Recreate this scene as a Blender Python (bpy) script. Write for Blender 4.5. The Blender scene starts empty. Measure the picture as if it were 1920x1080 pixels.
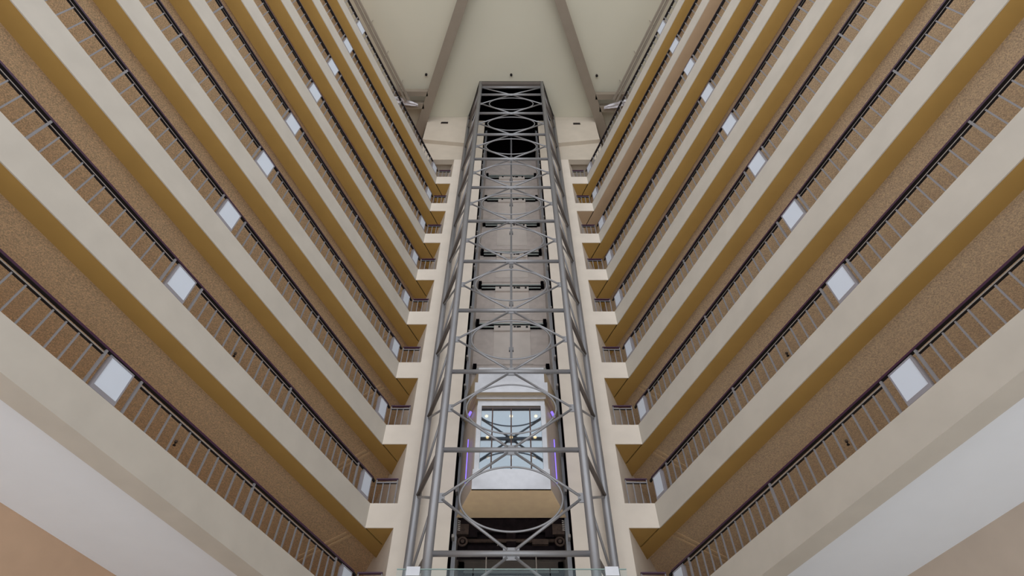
import bpy, bmesh, math, random
from mathutils import Vector, Matrix
random.seed(7)
C = bpy.context.scene.collection
EYE = 1.5                                  # camera height over the lobby floor
STOREY = 3.05
def FL(k): return 9.27 + STOREY * k        # floor level of gallery k (0 = lowest)
BEAM_H = 0.815
TOP = 41.9                                 # atrium ceiling
YW = 16.72                                 # front plane of the tower wall
YB = -8.0                                  # the galleries run this far back past the camera
PI = math.pi

# ------------------------------------------------------------------ materials
def srgb(r, g, b):
    f = lambda c: (c/255/12.92) if c/255 <= 0.04045 else ((c/255+0.055)/1.055)**2.4
    return (f(r), f(g), f(b))
def mat(name, col, rough=0.6, metal=0.0, var=0.04, scale=1.5, bump=0.0, bscale=60, spec=0.4, emit=None, estr=0):
    m = bpy.data.materials.new(name); m.use_nodes = True
    nt = m.node_tree; b = nt.nodes['Principled BSDF']
    b.inputs['Roughness'].default_value = rough
    b.inputs['Metallic'].default_value = metal
    b.inputs['Specular IOR Level'].default_value = spec
    geo = nt.nodes.new('ShaderNodeNewGeometry')
    n = nt.nodes.new('ShaderNodeTexNoise'); n.inputs['Scale'].default_value = scale; n.inputs['Detail'].default_value = 3
    nt.links.new(geo.outputs['Position'], n.inputs['Vector'])
    r = nt.nodes.new('ShaderNodeValToRGB')
    r.color_ramp.elements[0].position = 0.3; r.color_ramp.elements[1].position = 0.7
    r.color_ramp.elements[0].color = tuple(max(0, c*(1-var)) for c in col) + (1,)
    r.color_ramp.elements[1].color = tuple(min(1, c*(1+var)) for c in col) + (1,)
    nt.links.new(n.outputs['Fac'], r.inputs['Fac'])
    nt.links.new(r.outputs['Color'], b.inputs['Base Color'])
    if bump:
        n2 = nt.nodes.new('ShaderNodeTexNoise'); n2.inputs['Scale'].default_value = bscale; n2.inputs['Detail'].default_value = 2
        nt.links.new(geo.outputs['Position'], n2.inputs['Vector'])
        bp = nt.nodes.new('ShaderNodeBump'); bp.inputs['Strength'].default_value = bump; bp.inputs['Distance'].default_value = 0.02
        nt.links.new(n2.outputs['Fac'], bp.inputs['Height']); nt.links.new(bp.outputs['Normal'], b.inputs['Normal'])
    if emit:
        b.inputs['Emission Color'].default_value = (*emit, 1); b.inputs['Emission Strength'].default_value = estr
    return m
M = {}
M['beige']   = mat('beige_paint', (0.565, 0.52, 0.455), 0.7)
M['cream']   = mat('cream_paint', (0.745, 0.665, 0.575), 0.7)
M['upper'] = mat('upper_wall_paint', (0.58, 0.51, 0.42), 0.7)
M['olive']   = mat('ochre_paint', (0.44, 0.265, 0.075), 0.6)
M['pinkish'] = mat('pinkish_paint', (0.50, 0.35, 0.22), 0.6)
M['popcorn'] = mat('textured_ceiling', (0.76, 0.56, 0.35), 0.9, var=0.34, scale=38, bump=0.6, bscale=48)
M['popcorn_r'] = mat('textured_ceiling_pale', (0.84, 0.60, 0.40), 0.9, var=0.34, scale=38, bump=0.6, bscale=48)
M['white']   = mat('white_plaster', (0.83, 0.86, 0.91), 0.8, var=0.01)
M['tan']     = mat('tan_paint', (0.56, 0.38, 0.255), 0.7)
M['taupe']   = mat('taupe_paint', (0.53, 0.44, 0.36), 0.7)
M['ceil']    = mat('ceiling_paint', (0.62, 0.59, 0.48), 0.8, var=0.015, scale=0.4)
M['beam']    = mat('brown_beam_paint', (0.27, 0.225, 0.175), 0.6)
M['track']   = mat('track_aluminium', (0.36, 0.32, 0.27), 0.45, 0.3)
M['steel']   = mat('grey_tower_paint', (0.30, 0.30, 0.315), 0.38, 0.45, var=0.05, spec=0.5)
M['baluster']= mat('grey_baluster_paint', (0.245, 0.235, 0.245), 0.45, spec=0.5)
M['railbar'] = mat('tan_grey_bar', (0.34, 0.30, 0.265), 0.5)
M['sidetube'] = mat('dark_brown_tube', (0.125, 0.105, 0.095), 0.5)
M['bronze']  = mat('dark_bronze', (0.46, 0.36, 0.235), 0.4, 0.2)
M['rail']    = mat('plum_handrail', (0.055, 0.016, 0.046), 0.35, spec=0.5)
M['black']   = mat('black_steel', (0.006, 0.005, 0.007), 0.5)
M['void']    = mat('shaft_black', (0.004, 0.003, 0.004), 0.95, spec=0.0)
M['panel']   = mat('frosted_white_panel', (0.70, 0.76, 0.86), 0.35, var=0.01)
M['pframe']  = mat('grey_panel_frame', (0.30, 0.285, 0.31), 0.4)
M['shaft']   = mat('shaft_grey', (0.58, 0.51, 0.47), 0.7, var=0.08, scale=3)
M['door']    = mat('door_grey', (0.64, 0.57, 0.52), 0.55, var=0.05)
M['lip']     = mat('pale_steel_lip', (0.40, 0.45, 0.43), 0.4)
M['lining']  = mat('pale_lining', (0.47, 0.43, 0.40), 0.5)
M['guide']   = mat('guide_rail_steel', (0.42, 0.42, 0.44), 0.35, 0.4)
M['rust']    = mat('dark_machinery', (0.008, 0.005, 0.006), 0.85, var=0.4, scale=8, spec=0.1)  # dark paint, blackened to carry the shade under the cab
M['pipe']    = mat('rusty_machinery', (0.05, 0.033, 0.026), 0.7, var=0.3, scale=10, spec=0.2)
M['bright']  = mat('brushed_steel', (0.68, 0.68, 0.71), 0.28, 0.9, var=0.05, scale=5)
M['brass']   = mat('bronze_sheet', (0.98, 0.73, 0.46), 0.30, 0.0, var=0.05, scale=4)  # steel sheet; a brown floor's reflection is put into the base colour
M['cabside'] = mat('warm_grey_laminate', (0.50, 0.42, 0.36), 0.45, 0.1)
M['cabin']   = mat('dark_cabin_lining', (0.12, 0.10, 0.10), 0.5)
M['cable']   = mat('pale_cable', (0.45, 0.40, 0.36), 0.5)
M['foil']    = mat('crumpled_plastic', (0.66, 0.64, 0.68), 0.25, 0.0, spec=0.7)
M['stone']   = mat('lobby_stone', (0.84, 0.83, 0.82), 0.5, var=0.05, scale=0.8)
M['carpet'] = mat('gallery_carpet', (0.62, 0.56, 0.50), 0.9, var=0.15, scale=6)
M['mullion'] = mat('brown_mullion', (0.10, 0.06, 0.05), 0.5)
M['jointm'] = mat('joint_moulding', (0.86, 0.66, 0.42), 0.7)
M['vent']    = mat('dark_vent', (0.13, 0.10, 0.08), 0.6)
M['violet']  = mat('violet_strip', (0.2, 0.15, 0.5), 0.4, emit=(0.22, 0.14, 1.0), estr=1.6)
M['lamp']    = mat('warm_lamp', (1, 0.8, 0.5), 0.4, emit=(1.0, 0.60, 0.24), estr=7)
M['lamp_dim'] = mat('faint_warm_lamp', (1, 0.8, 0.5), 0.4, emit=(1.0, 0.55, 0.25), estr=1.6)
def glass(name, tint, refl, fac):
    m = bpy.data.materials.new(name); m.use_nodes = True; nt = m.node_tree; nt.nodes.clear()
    o = nt.nodes.new('ShaderNodeOutputMaterial'); mx = nt.nodes.new('ShaderNodeMixShader')
    t = nt.nodes.new('ShaderNodeBsdfTransparent'); t.inputs[0].default_value = (*tint, 1)
    g = nt.nodes.new('ShaderNodeBsdfGlossy'); g.inputs[0].default_value = (*refl, 1); g.inputs[1].default_value = 0.02
    mx.inputs[0].default_value = fac
    nt.links.new(t.outputs[0], mx.inputs[1]); nt.links.new(g.outputs[0], mx.inputs[2]); nt.links.new(mx.outputs[0], o.inputs[0])
    return m
M['cabglass'] = glass('coated_glass', (0.70, 0.76, 0.80), (0.80, 0.90, 0.98), 0.50)
M['clear']    = glass('clear_glass', (0.95, 0.98, 0.98), (0.8, 0.9, 0.95), 0.04)
M['glassedge']= mat('green_glass_edge', (0.30, 0.40, 0.38), 0.3)

# ------------------------------------------------------------------ mesh helpers
class MB:
    def __init__(self): self.bm = bmesh.new()
    def prism(self, poly, z0, z1):
        vb = [self.bm.verts.new((p[0], p[1], z0)) for p in poly]
        vt = [self.bm.verts.new((p[0], p[1], z1)) for p in poly]
        n = len(poly)
        self.bm.faces.new(vb); self.bm.faces.new(vt)
        for i in range(n):
            j = (i+1) % n; self.bm.faces.new((vb[i], vb[j], vt[j], vt[i]))
        return self
    def box(self, x0, x1, y0, y1, z0, z1):
        return self.prism([(x0, y0), (x1, y0), (x1, y1), (x0, y1)], z0, z1)
    def quadbar(self, a, b, w, h, up=(0, 0, 1)):
        """rectangular bar from a to b, w wide across, h along up"""
        a, b = Vector(a), Vector(b); d = (b-a).normalized(); up = Vector(up)
        s = d.cross(up).normalized()*w/2; u = s.cross(d).normalized()*h/2
        vs = [self.bm.verts.new(p) for p in (a-s-u, a+s-u, a+s+u, a-s+u, b-s-u, b+s-u, b+s+u, b-s+u)]
        for f in ((0,1,2,3), (4,5,6,7), (0,1,5,4), (1,2,6,5), (2,3,7,6), (3,0,4,7)):
            self.bm.faces.new([vs[i] for i in f])
        return self
    def tube(self, a, b, r, seg=14, r2=None):
        a, b = Vector(a), Vector(b); d = (b-a).normalized()
        ref = Vector((0, 0, 1)) if abs(d.z) < 0.9 else Vector((1, 0, 0))
        s = d.cross(ref).normalized(); u = s.cross(d)
        r2 = r if r2 is None else r2
        ra = [self.bm.verts.new(a + (s*math.cos(t)+u*math.sin(t))*r) for t in [2*PI*i/seg for i in range(seg)]]
        rb = [self.bm.verts.new(b + (s*math.cos(t)+u*math.sin(t))*r2) for t in [2*PI*i/seg for i in range(seg)]]
        for i in range(seg):
            f = self.bm.faces.new((ra[i], ra[(i+1) % seg], rb[(i+1) % seg], rb[i])); f.smooth = True
        self.bm.faces.new(ra); self.bm.faces.new(rb)
        return self
    def path(self, pts, r, seg=8):
        for p, q in zip(pts, pts[1:]): self.tube(p, q, r, seg)
        return self
    def loop(self, pts, r, seg=10):
        """closed tube through planar points (plane y = const)"""
        n = len(pts); rings = []
        for i in range(n):
            p = Vector(pts[i]); d = (Vector(pts[(i+1) % n]) - Vector(pts[i-1])).normalized()
            s = Vector((0, 1, 0)); u = s.cross(d)
            rings.append([self.bm.verts.new(p + (s*math.cos(2*PI*k/seg)+u*math.sin(2*PI*k/seg))*r) for k in range(seg)])
        for i in range(n):
            A, B = rings[i], rings[(i+1) % n]
            for k in range(seg):
                f = self.bm.faces.new((A[k], A[(k+1) % seg], B[(k+1) % seg], B[k])); f.smooth = True
        return self
    def mesh(self, name, m):
        bmesh.ops.recalc_face_normals(self.bm, faces=self.bm.faces)
        me = bpy.data.meshes.new(name); self.bm.to_mesh(me); self.bm.free()
        me.materials.append(M[m] if isinstance(m, str) else m)
        return me
    def build(self, name, m, parent=None):
        return link(bpy.data.objects.new(name, self.mesh(name, m)), parent)
def origin(o):
    v = Vector((0, 0, 0))
    while o is not None:
        if o.type == 'EMPTY': v = v + o.location
        o = o.parent
    return v
def link(o, parent=None):
    C.objects.link(o)
    if parent is not None:
        o.parent = parent
        if parent.type == 'EMPTY': o.matrix_parent_inverse = Matrix.Translation(-origin(parent))
        elif parent.type == 'MESH' : o.matrix_parent_inverse = Matrix.Translation(-parent.location)
    return o
def tag(o, label, cat, group=None):
    o['label'] = label; o['category'] = cat
    if group: o['group'] = group
    return o
def thing(name, loc, label, cat, group=None):
    e = bpy.data.objects.new(name, None); e.location = loc; e.empty_display_size = 0.2
    C.objects.link(e); return tag(e, label, cat, group)
def struct(name, mb, m, label=None):
    o = mb.build(name, m); o['kind'] = 'structure'
    if label: o['label'] = label
    return o
ORD = ['lowest', 'second', 'third', 'fourth', 'fifth', 'sixth', 'seventh', 'eighth', 'topmost']
def nth(k):
    return 'lowest gallery' if k == 0 else 'topmost gallery' if k == 8 else ORD[k] + ' gallery from the bottom'

# ------------------------------------------------------------------ gallery geometry (plan)
SIDE = {-1: dict(x0=4.32, t=0.4026, word='left'), 1: dict(x0=4.395, t=0.393, word='right')}
def P(s, y, off=0.0):
    d = SIDE[s]; a = math.atan(d['t'])
    return (s*(d['x0'] + (YW-y)*d['t'] + math.cos(a)*off), y + math.sin(a)*off)
def along(s):
    a = math.atan(SIDE[s]['t']); return Vector((-s*math.sin(a), math.cos(a), 0))
def outward(s):
    a = math.atan(SIDE[s]['t']); return Vector((s*math.cos(a), math.sin(a), 0))
PIER_X = 3.48; RET_T = 0.435               # pier edge and slope of its return wall
def ret(s, y): return (s*(PIER_X + (y-YW)*RET_T), y)
def cross_ret(s, off):
    """where the line at OFF behind the fascia meets the return wall"""
    lo, hi = YW-0.5, 24.0
    for _ in range(60):
        m = (lo+hi)/2; d = SIDE[s]; a = math.atan(d['t'])
        x = d['x0'] + (YW-m)*d['t'] + off/math.cos(a)
        if x > PIER_X + (m-YW)*RET_T: lo = m
        else: hi = m
    return ret(s, lo)
CORR = 3.54; BEAM_W = 0.55

for s in (-1, 1):
    w = SIDE[s]['word']
    beam_end, apex, joint_end = cross_ret(s, BEAM_W), cross_ret(s, CORR), cross_ret(s, 0.0)
    for k in range(9):
        z1 = FL(k); z0 = z1 - BEAM_H
        c = P(s, YW)
        t = thing('balcony', (c[0], c[1], z0), f'beige fascia and ochre soffit along the {w} wall, {nth(k)}', 'balcony', f'galleries on the {w} wall')
        f = MB().prism([P(s, YB), c, P(s, YW, 0.03), P(s, YB, 0.03)], z0, z1).build('fascia', 'beige', t)
        MB().prism([(c[0], YW), (s*PIER_X, YW), (s*PIER_X, YW+0.03), (c[0]+s*0.012, YW+0.03)], z0, z1).build('end_fascia', 'cream', t)
        under = 'beige' if k == 0 else ('pinkish' if (s == 1 and k == 7) else 'olive')
        A = P(s, YB, 0.03); B = P(s, YW+0.03, 0.03)
        dx = outward(s)
        j = joint_end
        MB().prism([A, P(s, YW, 0.03), P(s, j[1]-0.02, 0.03), (j[0], j[1]), beam_end, P(s, YB, BEAM_W)], z0, z1-0.02).build('beam', under, t)
        e = (c[0]-s*0.03, YW+0.03)
        MB().prism([e, (s*PIER_X, YW+0.03), ret(s, YW+0.06), (j[0]-s*0.012, j[1]-0.03)], z0, z1-0.02).build('infill_soffit', under, t)
        MB().prism([P(s, YW+0.03, -0.015), P(s, YW+0.03, 0.03), j, (j[0]-s*0.03, j[1]-0.05)], z0+0.03, z1-0.02).build('joint_strip', 'black', t)
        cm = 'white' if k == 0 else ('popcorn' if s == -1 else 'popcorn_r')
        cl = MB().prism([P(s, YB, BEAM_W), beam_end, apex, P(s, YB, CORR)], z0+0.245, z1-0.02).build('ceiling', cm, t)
        MB().prism([P(s, YB, 0.03), P(s, YW, 0.03), (s*PIER_X, YW+0.03), apex, P(s, YB, CORR)], z1-0.02, z1).build('floor_finish', 'carpet', t)  # unseen pale floor added to bounce daylight onto the ceilings
        if k > 0:
            q0, q1 = Vector((s*4.958, 17.43, z0+0.245)), Vector((s*6.93, 19.01, z0+0.245))
            n = (q1-q0).normalized(); sd = Vector((-n.y, n.x, 0))
            m = MB(); m.quadbar(q0+sd*0.09, q1+sd*0.09, 0.07, 0.05); m.quadbar(q0-sd*0.09, q1-sd*0.09, 0.07, 0.05)
            m.build('ceiling_joint', 'jointm', cl)

# ------------------------------------------------------------------ railings
def unit_bar(name, w, h, m): return MB().box(-w/2, w/2, -w/2, w/2, 0, h).mesh(name, m)
BAL = unit_bar('baluster', 0.032, 0.745, 'baluster')
POST = unit_bar('post', 0.05, 0.86, 'baluster')
END_POST = unit_bar('end_post', 0.034, 0.90, 'baluster')
def upright(name, me, x, y, z, ang, parent):
    o = bpy.data.objects.new(name, me); o.location = (x, y, z); o.rotation_euler = (0, 0, ang)
    return link(o, parent)
INS = 0.06
POSTS = [1.38, 4.83, 8.18, 9.05, 12.5, 15.85]
PANELS = [(8.57, 'midway along'), (16.36, 'at the tower end of')]
for s in (-1, 1):
    w = SIDE[s]['word']; ang = -s*-1*math.atan(SIDE[s]['t'])
    ang = math.atan2(along(s).y, along(s).x)
    for k in range(9):
        z = FL(k)
        lo = -1 if k > 4 else 0
        x, y = P(s, 8.6, INS)
        t = thing('railing', (x, y, z), f'long plum-railed grey baluster railing on the {w} side, {nth(k)}', 'railing', f'long railings on the {w} wall')
        a, b = P(s, YB, INS), P(s, 16.66, INS)
        hr = MB().quadbar((*a, z+0.885), (*b, z+0.885), 0.08, 0.05).build('handrail', 'rail', t)
        MB().quadbar((*a, z+0.855), (*b, z+0.855), 0.082, 0.010).build('handrail_channel', 'black', hr)  # black strip along the underside of the handrail
        for ya_, yb_ in ((YB, 8.18), (9.05, 15.85)):
            a2, b2 = P(s, ya_, INS), P(s, yb_, INS)
            lr = MB().quadbar((*a2, z+0.765), (*b2, z+0.765), 0.03, 0.042).build('lower_rail', 'railbar', t)
            MB().quadbar((*a2, z+0.743), (*b2, z+0.743), 0.058, 0.010).build('rail_channel', 'black', lr)  # black strip along the underside of the lower bar
        for yp in POSTS:
            px, py = P(s, yp, INS-0.01); upright('post', POST, px, py, z, ang, t)
        spans = [(1.38, 4.83), (4.83, 8.18), (9.05, 12.5), (12.5, 15.85)]
        for p, q in spans:
            for i in range(1, 12):
                px, py = P(s, p + (q-p)*i/12, INS); upright('baluster', BAL, px, py, z, ang, t)
        q = P(s, 16.66, INS); q2 = P(s, 16.78, INS)
        MB().quadbar((*q, z+0.86), (*q2, z+0.83), 0.05, 0.08).build('end_bracket', 'black', t)
        # the short railing in the opening beside the tower pier
        xs = [4.27, 4.05, 3.835, 3.61] if s == -1 else [4.30, 4.08, 3.86, 3.635]
        t = thing('railing', (s*3.95, YW+0.07, z), f'short railing between the {w} tower pier and the gallery corner, {nth(k)}', 'railing', f'short railings beside the {w} tower pier')
        yy = YW+0.07
        MB().quadbar((s*(xs[0]+0.02), yy, z+0.895), (s*(xs[-1]-0.02), yy, z+0.895), 0.08, 0.04).build('handrail', 'rail', t)
        lr = MB().quadbar((s*xs[0], yy, z+0.775), (s*xs[-1], yy, z+0.775), 0.03, 0.05).build('lower_rail', 'baluster', t)
        MB().quadbar((s*xs[0], yy, z+0.746), (s*xs[-1], yy, z+0.746), 0.05, 0.010).build('rail_channel', 'black', lr)  # black strip below the short lower bar
        for i, xx in enumerate(xs):
            if i in (0, 3): upright('post', END_POST, s*xx, yy, z, 0, t)
            else: upright('baluster', BAL, s*xx, yy, z, 0, t)
        # white panels hung on the long railing
        for yc, where in PANELS:
            if yc > 10: hw, wh = 0.22, 0.235
            else: hw, wh = 0.265, 0.30
            d = along(s); n = outward(s)
            x, y = P(s, yc, 0.0); c = Vector((x, y, z))
            t = thing('light_panel', (x, y, z), f'white panel {where} the {w} railing, {nth(k)}', 'panel',
                      f'white panels along the {w} railings' if yc < 10 else f'white panels at the end of the {w} railings')
            m = MB()
            def pl(u, v): return (c.x + d.x*u + n.x*v, c.y + d.y*u + n.y*v)
            m.prism([pl(-wh, 0.0), pl(wh, 0.0), pl(wh, 0.13), pl(-wh, 0.13)], z+0.005, z+0.10)
            m.prism([pl(-wh, 0.0), pl(-wh+0.03, 0.0), pl(-wh+0.03, 0.13), pl(-wh, 0.13)], z+0.10, z+0.80)
            m.prism([pl(wh-0.03, 0.0), pl(wh, 0.0), pl(wh, 0.13), pl(wh-0.03, 0.13)], z+0.10, z+0.80)
            m.prism([pl(-wh, 0.0), pl(wh, 0.0), pl(wh, 0.13), pl(-wh, 0.13)], z+0.78, z+0.81)
            m.build('frame', 'pframe', t)
            MB().prism([pl(-wh+0.03, 0.012), pl(wh-0.03, 0.012), pl(wh-0.03, 0.05), pl(-wh+0.03, 0.05)], z+0.10, z+0.78).build('face', 'panel', t)
            for u in (-wh+0.015, wh-0.015):
                MB().quadbar((*pl(u, 0.06), z+0.81), (*pl(u, 0.06), z+0.853), 0.03, 0.03, (0, 1, 0)).build('hanger', 'baluster', t)

# ------------------------------------------------------------------ room shell
struct('floor', MB().box(-20, 20, YB, 26, -0.2, 0.0), 'stone')
for s in (-1, 1):
    w = SIDE[s]['word']
    apex = cross_ret(s, CORR)
    o = outward(s)*0.3
    struct('wall_' + w, MB().prism([P(s, YB, CORR), apex, (apex[0]+o.x, apex[1]+o.y), P(s, YB, CORR+0.3)], 0, TOP), 'tan' if s == -1 else 'taupe')
    SX = 1.80
    struct('wall_tower_' + w, MB().prism([(s*PIER_X, YW), (s*SX, YW), (s*SX, 19.9), (s*(PIER_X+(22.4-YW)*RET_T), 22.4)], 0, FL(9)-BEAM_H), 'cream')
    # bulkhead over the topmost opening, up to the ceiling
    BX = 5.85
    def bxw(y): return s*(5.70 + (y-YW)*0.403)
    m = MB().prism([(s*SX, YW), (bxw(YW), YW), (bxw(17.05), 17.05), (s*SX, 17.05)], FL(9)-BEAM_H, TOP)
    m.prism([(s*SX, 17.05), (bxw(17.05), 17.05), (bxw(24), 24.0), (s*SX, 24.0)], FL(9)-BEAM_H+0.25, TOP)
    BX = 5.66
    struct('wall_upper_' + w, m, 'upper')
    # slightly proud upper plaster panel with a sloping lower edge
    m = MB(); za, zb, zt = 38.28, 37.70, TOP-0.01
    y0, y1 = YW-0.26, YW
    pts = [(s*BX, za), (s*2.85, zb), (s*2.85, zt), (s*BX, zt)]
    vf = [m.bm.verts.new((p[0], y0, p[1])) for p in pts]; vb = [m.bm.verts.new((p[0], y1, p[1])) for p in pts]
    m.bm.faces.new(vf); m.bm.faces.new(vb)
    for i in range(4): m.bm.faces.new((vf[i], vf[(i+1) % 4], vb[(i+1) % 4], vb[i]))
    struct('trim_' + ('1' if s == -1 else '2'), m, 'upper')
# ceiling with the opening over the elevator tower
m = MB()
SKY = 1.0  # ceiling stops here; open roof beyond, added to bring daylight onto the floor
m.box(-2.1, 2.1, SKY, 14.0, TOP, TOP+0.3)
for s in (-1, 1):
    m.prism([(s*24, SKY), (s*2.1, SKY), (s*2.1, 14.0), (s*3.0, YW), (s*24, YW)], TOP, TOP+0.3)
    m.prism([(s*24, YW), (s*5.6, YW), (s*8.4, 24.0), (s*8.4, 26.0), (s*24, 26.0)], TOP, TOP+0.3)
struct('ceiling', m, 'ceil')
m = MB()
for i in range(9): m.box(-24+i*6-0.1, -24+i*6+0.1, YB, SKY, TOP-0.05, TOP+0.25)
for y in (YB, -2.0, SKY): m.box(-24, 24, y-0.1, y+0.1, TOP-0.05, TOP+0.25)
struct('window_1', m, 'beam')  # bars across the unseen roof opening added for daylight
m = MB(); zz = TOP+0.02
m.box(-3.2, 3.2, 13.9, 13.98, zz+0.3, zz+3); m.box(-3.2, 3.2, 19.9, 20.0, TOP, zz+3)
m.box(-3.3, -3.2, 13.9, 20, zz+0.3, zz+3); m.box(3.2, 3.3, 13.9, 20, zz+0.3, zz+3); m.box(-3.3, 3.3, 13.9, 20, zz+3, zz+3.1)
struct('ceiling_machine_room', m, 'void')

# elevator shaft behind the tower
struct('wall_shaft', MB().box(-1.80, 1.80, 19.56, 19.9, 0, 41.6), 'shaft')
for s in (-1, 1):
    m = MB(); m.box(min(s*1.74, s*1.80), max(s*1.74, s*1.80), 17.45, 19.56, 0, TOP)
    struct('wall_shaft_lining_' + SIDE[s]['word'], m, 'lining')
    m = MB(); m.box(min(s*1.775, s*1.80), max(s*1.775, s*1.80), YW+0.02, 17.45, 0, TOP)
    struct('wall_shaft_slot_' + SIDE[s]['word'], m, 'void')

# ceiling beams
for s in (-1, 1):
    b, tt = 2.90, 0.404
    def bx(y): return s*(b + (y-8.82)*tt)
    hw = 0.33
    m = MB().prism([(bx(YB)-hw, YB), (bx(YB)+hw, YB), (bx(20)+hw, 20), (bx(20)-hw, 20)], 41.0, TOP)
    o = m.build('ceiling_beam', 'beam'); tag(o, f'broad brown diagonal roof beam on the {SIDE[s]["word"]} of the elevator tower', 'beam', 'diagonal roof beams'); 
    w = SIDE[s]['word']
    for (ya, yb, q) in (((14.36, 14.68, 'upper'), (15.15, 15.53, 'lower')) if s == -1 else ((14.55, 14.90, 'upper'), (15.36, 15.74, 'lower'))):
        xi = bx(ya)+s*hw
        o = MB().box(min(xi, s*10), max(xi, s*10), ya, yb, 41.0, 41.48).build('cross_beam', 'beam')
        tag(o, f'short brown cross beam on the {w} side, {q} of the pair by the plastic sheet', 'beam', f'cross beams on the {w} side')
    # twin track running along the gallery
    t = thing('ceiling_track', (s*6.75, 14.9, 40.7), f'twin grey bars hanging under the ceiling along the {w} galleries', 'track', 'twin ceiling tracks')
    a0 = Vector((s*6.79, 14.85, 40.72)); dr = Vector((s*0.390, -1, 0)).normalized()
    sd = Vector((dr.y, -dr.x, 0))
    for off in (-0.11, 0.11):
        MB().quadbar(a0+sd*off, a0+sd*off+dr*24, 0.13, 0.16).build('bar', 'track', t)
    for i in range(1, 12):
        p = a0+dr*(i*2-1)
        MB().quadbar(p, p+Vector((0, 0, TOP-p.z)), 0.03, 0.03, (0, 1, 0)).build('hanger', 'track', t)
    # crumpled plastic sheet between the cross beams
    m = MB(); NU, NV = 22, 8; grid = []
    for i in range(NU+1):
        row = []
        for j in range(NV+1):
            u, v = i/NU, j/NV
            x = s*(6.15 + u*2.3); y = (15.22 if s == -1 else 15.40) - 0.55*u + (v-0.5)*0.42*(0.35+0.65*math.sin(u*PI))
            zf = 40.895 + 0.04*math.sin(v*11+u*3) + 0.025*math.sin(u*14) + random.uniform(-0.022, 0.022)
            row.append(m.bm.verts.new((x, y, zf)))
        grid.append(row)
    for i in range(NU):
        for j in range(NV): m.bm.faces.new((grid[i][j], grid[i+1][j], grid[i+1][j+1], grid[i][j+1]))
    o = m.build('plastic_sheet', 'foil')
    sm = o.modifiers.new('thickness', 'SOLIDIFY'); sm.thickness = 0.01
    tag(o, f'crumpled translucent plastic sheet slung between the {w} cross beams', 'sheet', 'plastic sheets by the ceiling')
    o = MB().tube((s*7.26, 15.9, TOP-0.03), (s*6.80, 16.9, TOP-0.03), 0.022, 8).build('conduit', 'vent')
    tag(o, f'thin dark conduit on the ceiling behind the {w} cross beams', 'pipe', 'ceiling conduits')
def sprinkler(x, y, z, label, group, r=0.05):
    t = thing('sprinkler', (x, y, z), label, 'sprinkler', group)
    MB().tube((x, y, z), (x, y, z-0.05), r*0.9, 12).build('collar', 'vent', t)
    m = MB(); m.tube((x, y, z-0.05), (x, y, z-0.13), r*0.35, 8); m.tube((x, y, z-0.13), (x, y, z-0.145), r*0.9, 12)
    m.build('nozzle', 'black', t)
sprinkler(-5.57, 13.53, TOP, 'small dark sprinkler on the ceiling between the left beams', 'ceiling sprinklers', 0.09)
sprinkler(0.0, 13.55, TOP, 'small dark sprinkler on the ceiling above the elevator tower', 'ceiling sprinklers', 0.09)
sprinkler(5.61, 13.6, TOP, 'small dark sprinkler on the ceiling between the right beams', 'ceiling sprinklers', 0.09)
for s in (-1, 1):
    for k, y in ((0, 13.0), (1, 12.75)):
        zc = FL(k+1)-BEAM_H+0.245
        px = {(-1, 0): (364, 827), (-1, 1): (445, 677), (1, 0): (1540, 837), (1, 1): (1465, 687)}[(s, k)]
        off = {(-1, 0): 2.74, (-1, 1): 2.15, (1, 0): 2.7, (1, 1): 2.1}[(s, k)]
        x, yy = P(s, y-off*0.373, off)
        sprinkler(x, yy, zc, f'small dark sprinkler under the ceiling behind the {"lowest" if k == 0 else "second lowest"} {SIDE[s]["word"]} railing', 'gallery sprinklers', 0.045)
for s, x, z in ((-1, -4.48, 40.88), (1, 4.39, 40.72)):
    t = thing('wall_vent', (x, YW-0.28, z), f'small dark vent slot high on the wall {SIDE[s]["word"]} of the tower', 'vent', 'wall vents')
    MB().box(x-0.24, x+0.24, YW-0.29, YW-0.26, z-0.13, z+0.13).build('grille', 'vent', t)
    m = MB()
    for i in range(4): m.box(x-0.22, x+0.22, YW-0.305, YW-0.29, z-0.10+i*0.06, z-0.08+i*0.06)
    m.build('louvres', 'black', t)

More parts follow.
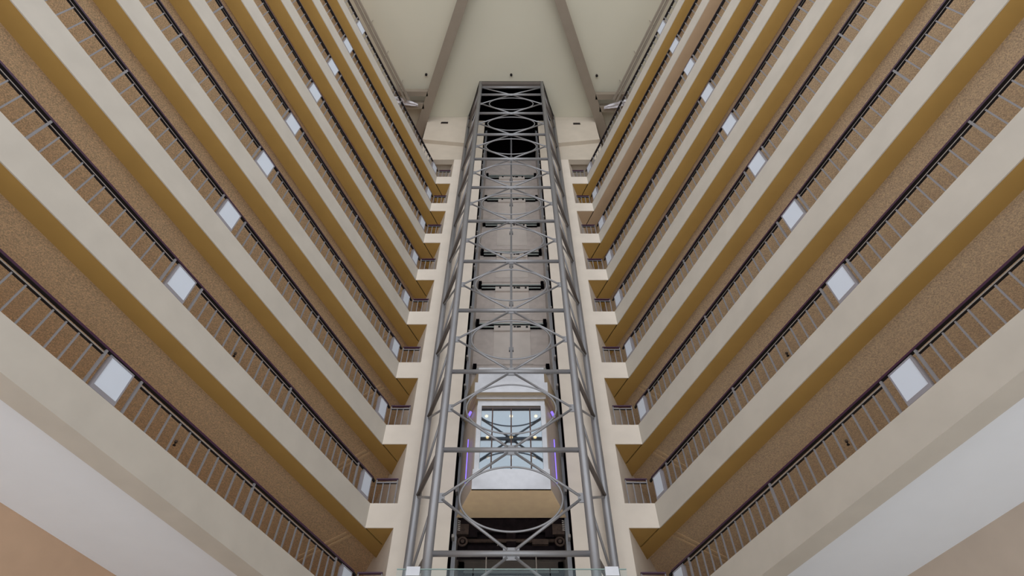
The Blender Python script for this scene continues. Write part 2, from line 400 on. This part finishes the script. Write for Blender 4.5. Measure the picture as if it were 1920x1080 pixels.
# ------------------------------------------------------------------ landing doors at the back of the shaft
UPW = {3: 'first', 4: 'second', 5: 'third', 6: 'fourth', 7: 'fifth', 8: 'sixth'}
for k in (0, 3, 4, 5, 6, 7, 8, 9):
    z = FL(k) + 2.25; y = 19.55
    lab = 'grey shaft door behind the cables below the elevator cab' if k == 0 else 'grey shaft door with dark header ledge, highest, just below the black opening' if k == 9 else f'grey shaft door with dark header ledge, {UPW[k]} one above the cab roof'
    t = thing('elevator_door', (0, y, FL(k)), lab, 'door', 'landing doors at the back of the shaft')
    m = MB(); m.box(-1.56, 1.56, y-0.17, y, z, z+0.07)
    m.build('header_lip', 'lip', t)
    m = MB(); m.box(-1.54, 1.54, y-0.14, y, z-0.20, z); m.box(-1.70, -1.54, y-0.18, y, z-0.12, z+0.36); m.box(1.54, 1.70, y-0.18, y, z-0.12, z+0.36)
    m.build('header_recess', 'void', t)
    MB().box(-1.52, -0.82, y-0.19, y-0.14, z-0.24, z-0.19).build('track_bar', 'lip', t)
    MB().box(0.90, 1.52, y-0.19, y-0.14, z-0.24, z-0.19).build('track_bar', 'lip', t)
    for (xa, xb) in ((-0.82, 0.03), (0.06, 0.90)):
        MB().box(xa, xb, y-0.15, y, z-0.44, z-0.09).build('door_head', 'door', t)
        MB().box(xa, xb, y-0.045, y, z-2.2, z-0.44).build('door_leaf', 'door', t)
    m = MB()
    for xa in (-0.62, 0.12, 0.26, 0.36, 0.70): m.box(xa, xa+0.10, y-0.19, y-0.15, z-0.26+random.uniform(0, 0.05), z-0.16)
    m.build('lock', 'black', t)
    MB().box(-0.95, 1.0, y-0.03, y, 0.0 if k == 0 else FL(0)+2.73 if k == 3 else z-2.57, z-2.2).build('sill_plate', 'shaft', t)
    MB().box(-1.72, 1.72, y-0.02, y, z+0.44, z+0.47).build('panel_seam', 'shaft', t)

# ------------------------------------------------------------------ lattice tower
YF, YK = 14.12, 16.38                      # front columns, back columns
XF, XK = 2.003, 2.845
RC = 0.122
cx = -0.0
tower = thing('lattice_tower', (0, YF, 0), 'grey tubular steel lattice tower enclosing the glass elevator', 'tower')
ZT = TOP-0.02
for s in (-1, 1):
    MB().tube((s*XF, YF, 0), (s*XF, YF, ZT), RC, 24).build('front_column', 'steel', tower)
    MB().tube((s*XK, YK, 0), (s*XK, YK, ZT), RC, 24).build('back_column', 'steel', tower)
def plate(x0, x1, z0, z1, y, parent):
    MB().box(x0, x1, y-0.014, y+0.014, z0, z1).build('gusset', 'steel', parent)
A_, B_ = 1.345, 0.955
levels = list(range(-1, 11))
for k in levels:
    z = FL(k)
    tb = MB().tube((-XF, YF, z), (XF, YF, z), 0.072, 18).build('front_tube', 'steel', tower)
    plate(-0.20, 0.20, z-0.17, z+0.15, YF, tb)
    for s in (-1, 1):
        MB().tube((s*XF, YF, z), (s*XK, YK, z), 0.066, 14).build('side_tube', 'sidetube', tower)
        zm = z + STOREY/2
        if k < 10:
            d0 = Vector((s*1.80, YF, zm))
            for sg in (-1, 1):
                MB().tube((s*1.80, YF, zm+sg*0.05), (s*0.10, YF, zm+sg*(STOREY/2-0.10)), 0.037, 10).build('front_brace', 'steel', tower)
                MB().tube((s*XF, YF, zm), (s*XK, YK, zm+sg*STOREY/2), 0.036, 10).build('side_brace', 'steel', tower)
    zm = z + STOREY/2
    if k < 10:
        r = MB().loop([(A_*math.cos(2*PI*i/96), YF, zm + B_*math.sin(2*PI*i/96)) for i in range(96)], 0.027).build('ring', 'steel', tower)
        for s in (-1, 1):
            plate(min(s*1.74, s*1.92), max(s*1.74, s*1.92), zm-0.14, zm+0.14, YF, r)
# top bay
z = 41.08
MB().tube((-XF, YF, z), (XF, YF, z), 0.075, 16).build('front_tube', 'steel', tower)
for s in (-1, 1):
    MB().tube((s*(XF-0.08), YF, z-0.06), (s*0.10, YF, FL(10)+0.08), 0.037, 10).build('front_brace', 'steel', tower)
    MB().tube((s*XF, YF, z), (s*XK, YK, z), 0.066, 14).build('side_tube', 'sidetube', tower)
    MB().tube((s*XF, YF, z), (s*XK, YK, FL(10)), 0.036, 10).build('side_brace', 'steel', tower)
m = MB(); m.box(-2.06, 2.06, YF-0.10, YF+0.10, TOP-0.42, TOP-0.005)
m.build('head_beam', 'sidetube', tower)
for s in (-1, 1):
    MB().quadbar((s*XF, YF, TOP-0.2), (s*XK, YK, TOP-0.2), 0.16, 0.38).build('head_beam', 'black', tower)

# ------------------------------------------------------------------ elevator cab
def cab(o, hw=1.16, yf=15.6, back=19.0):
    """half-hexagon plan, inset by o (negative: proud)"""
    f = hw-o*0.7; sx = 1.69-o; yb = 17.05
    rx = sx-0.17
    return [(-f, yf+o), (f, yf+o), (sx, yb), (rx, yb+0.01), (rx, back), (-rx, back), (-rx, yb+0.01), (-sx, yb)]
ZB = 12.04
car = thing('elevator_cab', (0, 17, ZB), 'glass-fronted elevator cab with white steel bands stopped inside the lattice tower', 'elevator')
def cprism(name, o, z0, z1, m, parent=car, **kw): return MB().prism(cab(o, **kw), z0, z1).build(name, m, parent)
# base: bright front sheet, warm side sheets, steel underside with the floor's reflection in its colour
cprism('floor_box', 0.03, ZB+0.02, ZB+0.70, 'cabside')
MB().box(-1.16, 1.16, 15.6, 15.63, ZB, ZB+0.715).build('base_panel', 'bright', car)
MB().prism(cab(0.0, back=17.10), ZB, ZB+0.02).build('underside', 'brass', car)
for x in (-0.62, 0.0, 0.62):
    pass
# cab walls behind the glass
G0, G1 = ZB+0.715, 15.35
for s in (-1, 1):
    m = MB()
    m.prism([(s*1.46, 17.05), (s*1.52, 17.05), (s*1.52, 19.0), (s*1.46, 19.0)], G0, G1)
    m.prism([(s*1.10, 15.74), (s*1.16, 15.74), (s*1.66, 17.05), (s*1.60, 17.05)], G0, G1)
    m.build('side_wall', 'cabside', car)
MB().box(-1.46, 1.46, 18.9, 19.0, G0, G1).build('back_wall', 'cabin', car)
MB().prism(cab(0.14), G0-0.012, G0).build('floor_covering', 'cabin', car)
cl = MB().prism(cab(0.20), 15.20, 15.26).build('cab_ceiling', 'cabin', car)
for y in (17.33, 18.12): MB().box(-1.3, 1.3, y, y+0.04, 15.17, 15.20).build('ceiling_strip', 'bright', cl)
for y in (16.05, 17.16, 18.3):
    for x in (-0.83, 0.0, 0.83):
        MB().tube((x, y, 15.20), (x, y, 15.175), 0.055, 16).build('downlight', 'lamp' if y < 18 else 'lamp_dim', cl)
MB().box(-1.02, 1.02, 15.80, 15.815, G0+0.02, G1-0.06).build('front_glass', 'cabglass', car)
for x in (-0.62, 0.0, 0.62): MB().box(x-0.02, x+0.02, 15.775, 15.80, G0+0.03, G1-0.07).build('glass_mullion', 'mullion', car)
for s in (-1, 1):
    MB().box(min(s*0.985, s*1.13), max(s*0.985, s*1.13), 15.70, 15.80, G0, G1+0.02).build('corner_post', 'bright', car)
MB().box(-1.03, 1.03, 15.77, 15.83, G1-0.07, G1+0.0).build('glass_head', 'cabin', car)
MB().box(-1.03, 1.03, 15.77, 15.83, G0, G0+0.03).build('glass_sill', 'cabin', car)
def band(name, o, hw, z0, z1):
    c_ = cab(0, hw=hw, yf=o); 
    b_ = MB().prism([(c_[0][0], o+0.02), (c_[1][0], o+0.02)] + [(p[0]*(0.995 if hw > 1.2 else 0.97), p[1]) for p in c_[2:]], z0, z1).build(name, 'bronze', car)
    MB().box(-hw, hw, o, o+0.02, z0, z1).build(name + '_face', 'bright', b_)
    return b_
band('header', 15.74, 1.125, 15.37, 15.62)
band('lower_cornice', 15.66, 1.175, 15.62, 15.77)
band('canopy', 15.50, 1.243, 15.77, 16.21)
band('top_fairing', 15.60, 1.15, 16.21, 17.02)
MB().prism(cab(0.1), 17.02, 17.06).build('roof', 'cabin', car)
for s in (-1, 1):
    MB().tube((s*1.40, 16.18, G0-0.15), (s*1.40, 16.18, G0+1.55), 0.017, 10).build('light_strip', 'violet', car)
    MB().tube((s*1.38, 16.12, 15.42), (s*1.47, 16.36, 15.42), 0.045, 10).build('light_strip', 'violet', car)  # emissive tube standing in for the violet glow under the canopy
# lower frame (sling) with roller guides
fr = MB()
fr.box(-1.62, 1.62, 17.10, 17.22, ZB-0.45, ZB+0.0)
fr.box(-1.62, 1.62, 17.06, 17.30, ZB-0.03, ZB+0.02)
fr.box(-1.30, 1.30, 17.16, 17.24, ZB-1.05, ZB-0.85)
fr.box(-0.14, 0.14, 17.08, 17.14, ZB-0.95, ZB-0.02)
fr.box(-1.60, 1.60, 17.26, 17.30, ZB-1.20, ZB-0.4)  # black plate added where the shaft lies in the cab's shade
lower = fr.build('lower_frame', 'rust', car)
MB().tube((-1.30, 17.12, ZB-0.72), (1.30, 17.12, ZB-0.72), 0.055, 12).build('tie_rod', 'pipe', lower)
MB().box(0.62, 1.10, 17.05, 17.17, ZB-0.86, ZB-0.70).build('terminal_box', 'pipe', lower)
for s in (-1, 1):
    x = s*1.44
    m = MB(); m.box(x-0.16, x+0.16, 17.04, 17.2, ZB-0.55, ZB-0.22); m.box(x-0.20, x-0.16, 17.04, 17.2, ZB-0.55, ZB+0.0)
    m.tube((x, 17.02, ZB-0.38), (x, 17.06, ZB-0.38), 0.05, 12)
    m.build('shoe_bracket', 'pipe', lower)
    rr = MB(); rr.loop([(x-s*0.0+0.125*math.cos(2*PI*i/28), 17.02, ZB-0.80+0.125*math.sin(2*PI*i/28)) for i in range(28)], 0.035, 8)
    rr.tube((x, 16.98, ZB-0.80), (x, 17.08, ZB-0.80), 0.055, 14)
    rr.build('guide_roller', 'pipe', lower)
    sp = MB(); sx = s*1.58
    for i in range(6): sp.tube((sx-0.04, 17.02, ZB-0.12-i*0.06), (sx+0.04, 17.02, ZB-0.14-i*0.06), 0.014, 6)
    sp.build('spring', 'cable', lower)
    MB().box(min(s*1.02, s*1.28), max(s*1.02, s*1.28), 17.08, 17.2, ZB-0.62, ZB-0.32).build('safety_block', 'rust', lower)
for s, w, zt in ((-1, 'left', ZB-0.84), (1, 'right', ZB-0.95)):
    x = s*0.73
    t = tag(MB().path([(x, 17.25, zt), (x*1.0, 17.25, 0.02)], 0.018, 8).build('cable', 'cable'), f'pale hanging cable below the elevator cab, {w} of the pair', 'cable', 'cables below the cab')
    if s == -1:
        MB().path([(x+0.02, 17.25, zt-0.22), (x+0.14, 17.25, zt-0.20), (x+0.26, 17.25, zt-0.10), (x+0.34, 17.2, zt+0.06)], 0.014, 8).build('cable_loop', 'cable', t)
# guide rails
for s, w in ((-1, 'left'), (1, 'right')):
    t = thing('guide_rail', (s*1.70, 17.25, 0), f'pale steel guide rail at the {w} edge of the shaft', 'rail', 'guide rails')
    m = MB(); m.box(min(s*1.655, s*1.76), max(s*1.655, s*1.77), 17.23, 17.27, 0, 41.4); m.box(min(s*1.64, s*1.66), max(s*1.64, s*1.66), 17.18, 17.32, 0, 41.4)
    m.build('rail', 'guide', t)
    for k in range(-2, 10):
        for dz in (0.6, 2.1):
            z = FL(k)+dz
            MB().box(min(s*1.70, s*1.79), max(s*1.70, s*1.77), 17.0, 17.23, z, z+0.10).build('bracket', 'lining', t)
t = thing('guide_rail', (0, 18.0, 17.1), 'slim grey centre rail rising above the elevator cab', 'rail')
MB().box(-0.052, 0.052, 17.95, 18.05, 17.07, 41.85).build('rail', 'steel', t)
for k in range(3, 10):
    z = FL(k)+2.0; MB().box(-0.10, 0.10, 17.97, 18.09, z, z+0.18).build('bracket', 'steel', t)

# ------------------------------------------------------------------ glass screen at the foot of the tower
t = thing('glass_screen', (0, 13.7, 0), 'clear glass screen standing in front of the tower foot', 'screen')
GT = 8.66
for i in range(3):
    x0, x1 = -2.62+i*1.76, -2.62+(i+1)*1.76-0.02
    p = MB().box(x0, x1, 13.70, 13.72, 0, GT).build('glass_pane', 'clear', t)
    MB().box(x0, x1, 13.70, 13.72, GT, GT+0.022).build('pane_edge', 'glassedge', p)
for x in (-2.24, 2.30):
    MB().box(x-0.155, x+0.155, 13.66, 13.76, GT-0.16, GT+0.05).build('clamp', 'bright', t)

# ------------------------------------------------------------------ light and camera
wd = bpy.data.worlds.new('World'); bpy.context.scene.world = wd; wd.use_nodes = True
nt = wd.node_tree; bg = nt.nodes['Background']; bg.inputs[1].default_value = 1.0
tc = nt.nodes.new('ShaderNodeTexCoord'); sep = nt.nodes.new('ShaderNodeSeparateXYZ'); rp = nt.nodes.new('ShaderNodeValToRGB')
mr = nt.nodes.new('ShaderNodeMapRange'); mr.inputs['From Min'].default_value = -1.0; mr.inputs['From Max'].default_value = 1.0
nt.links.new(tc.outputs['Generated'], sep.inputs[0]); nt.links.new(sep.outputs['Z'], mr.inputs['Value'])
nt.links.new(mr.outputs['Result'], rp.inputs['Fac']); nt.links.new(rp.outputs['Color'], bg.inputs[0])
LOWER_FILL, SKYL = 2.75, 1.1                     # lower half of the world, brightened to light the undersides / overcast sky
e = rp.color_ramp.elements
e[0].position = 0.46; e[0].color = (LOWER_FILL*0.95, LOWER_FILL*0.98, LOWER_FILL*1.02, 1)
e[1].position = 0.54; e[1].color = (SKYL*0.96, SKYL*0.985, SKYL*1.02, 1)
for sx in (-1, 1):                         # unseen upward fill lights added to brighten the undersides
    ld = bpy.data.lights.new('lobby_uplight', 'AREA'); ld.shape = 'RECTANGLE'; ld.size = 7; ld.size_y = 10; ld.energy = 130; ld.color = (0.93, 0.97, 1.0)
    lo = bpy.data.objects.new('lobby_uplight', ld); lo.location = (sx*5.0, 4.0, 0.4); lo.rotation_euler = (PI, 0, 0); C.objects.link(lo)
for sx in (-1, 1):                         # fill lights added below the lowest galleries to brighten their white ceilings
    ld = bpy.data.lights.new('wall_uplight', 'AREA'); ld.shape = 'RECTANGLE'; ld.size = 1.0; ld.size_y = 13; ld.energy = 95; ld.color = (0.84, 0.95, 1.0)
    lo = bpy.data.objects.new('wall_uplight', ld); px, py = P(sx, 8.0, 2.5); lo.location = (px, py, 1.2)
    lo.rotation_euler = (PI, 0, -math.atan(sx*SIDE[sx]['t'])*-1); C.objects.link(lo)
cam = bpy.data.cameras.new('camera'); co = bpy.data.objects.new('camera', cam); C.objects.link(co)
cam.sensor_width = 36; cam.lens = 1149.6/1920*36; cam.shift_x = 1.5/1920
cam.clip_start = 0.05; cam.clip_end = 300
co.location = (0, 0, EYE); co.rotation_euler = (PI/2 + math.atan(1485/1149.6), 0, 0)
sc = bpy.context.scene; sc.camera = co
sc.view_settings.view_transform = 'Standard'; sc.view_settings.look = 'None'
sc.view_settings.exposure = -0.28; sc.view_settings.gamma = 1; sc.view_settings.use_curve_mapping = False
try:
    sc.cycles.max_bounces = 10; sc.cycles.diffuse_bounces = 6; sc.cycles.transparent_max_bounces = 12
except Exception: pass
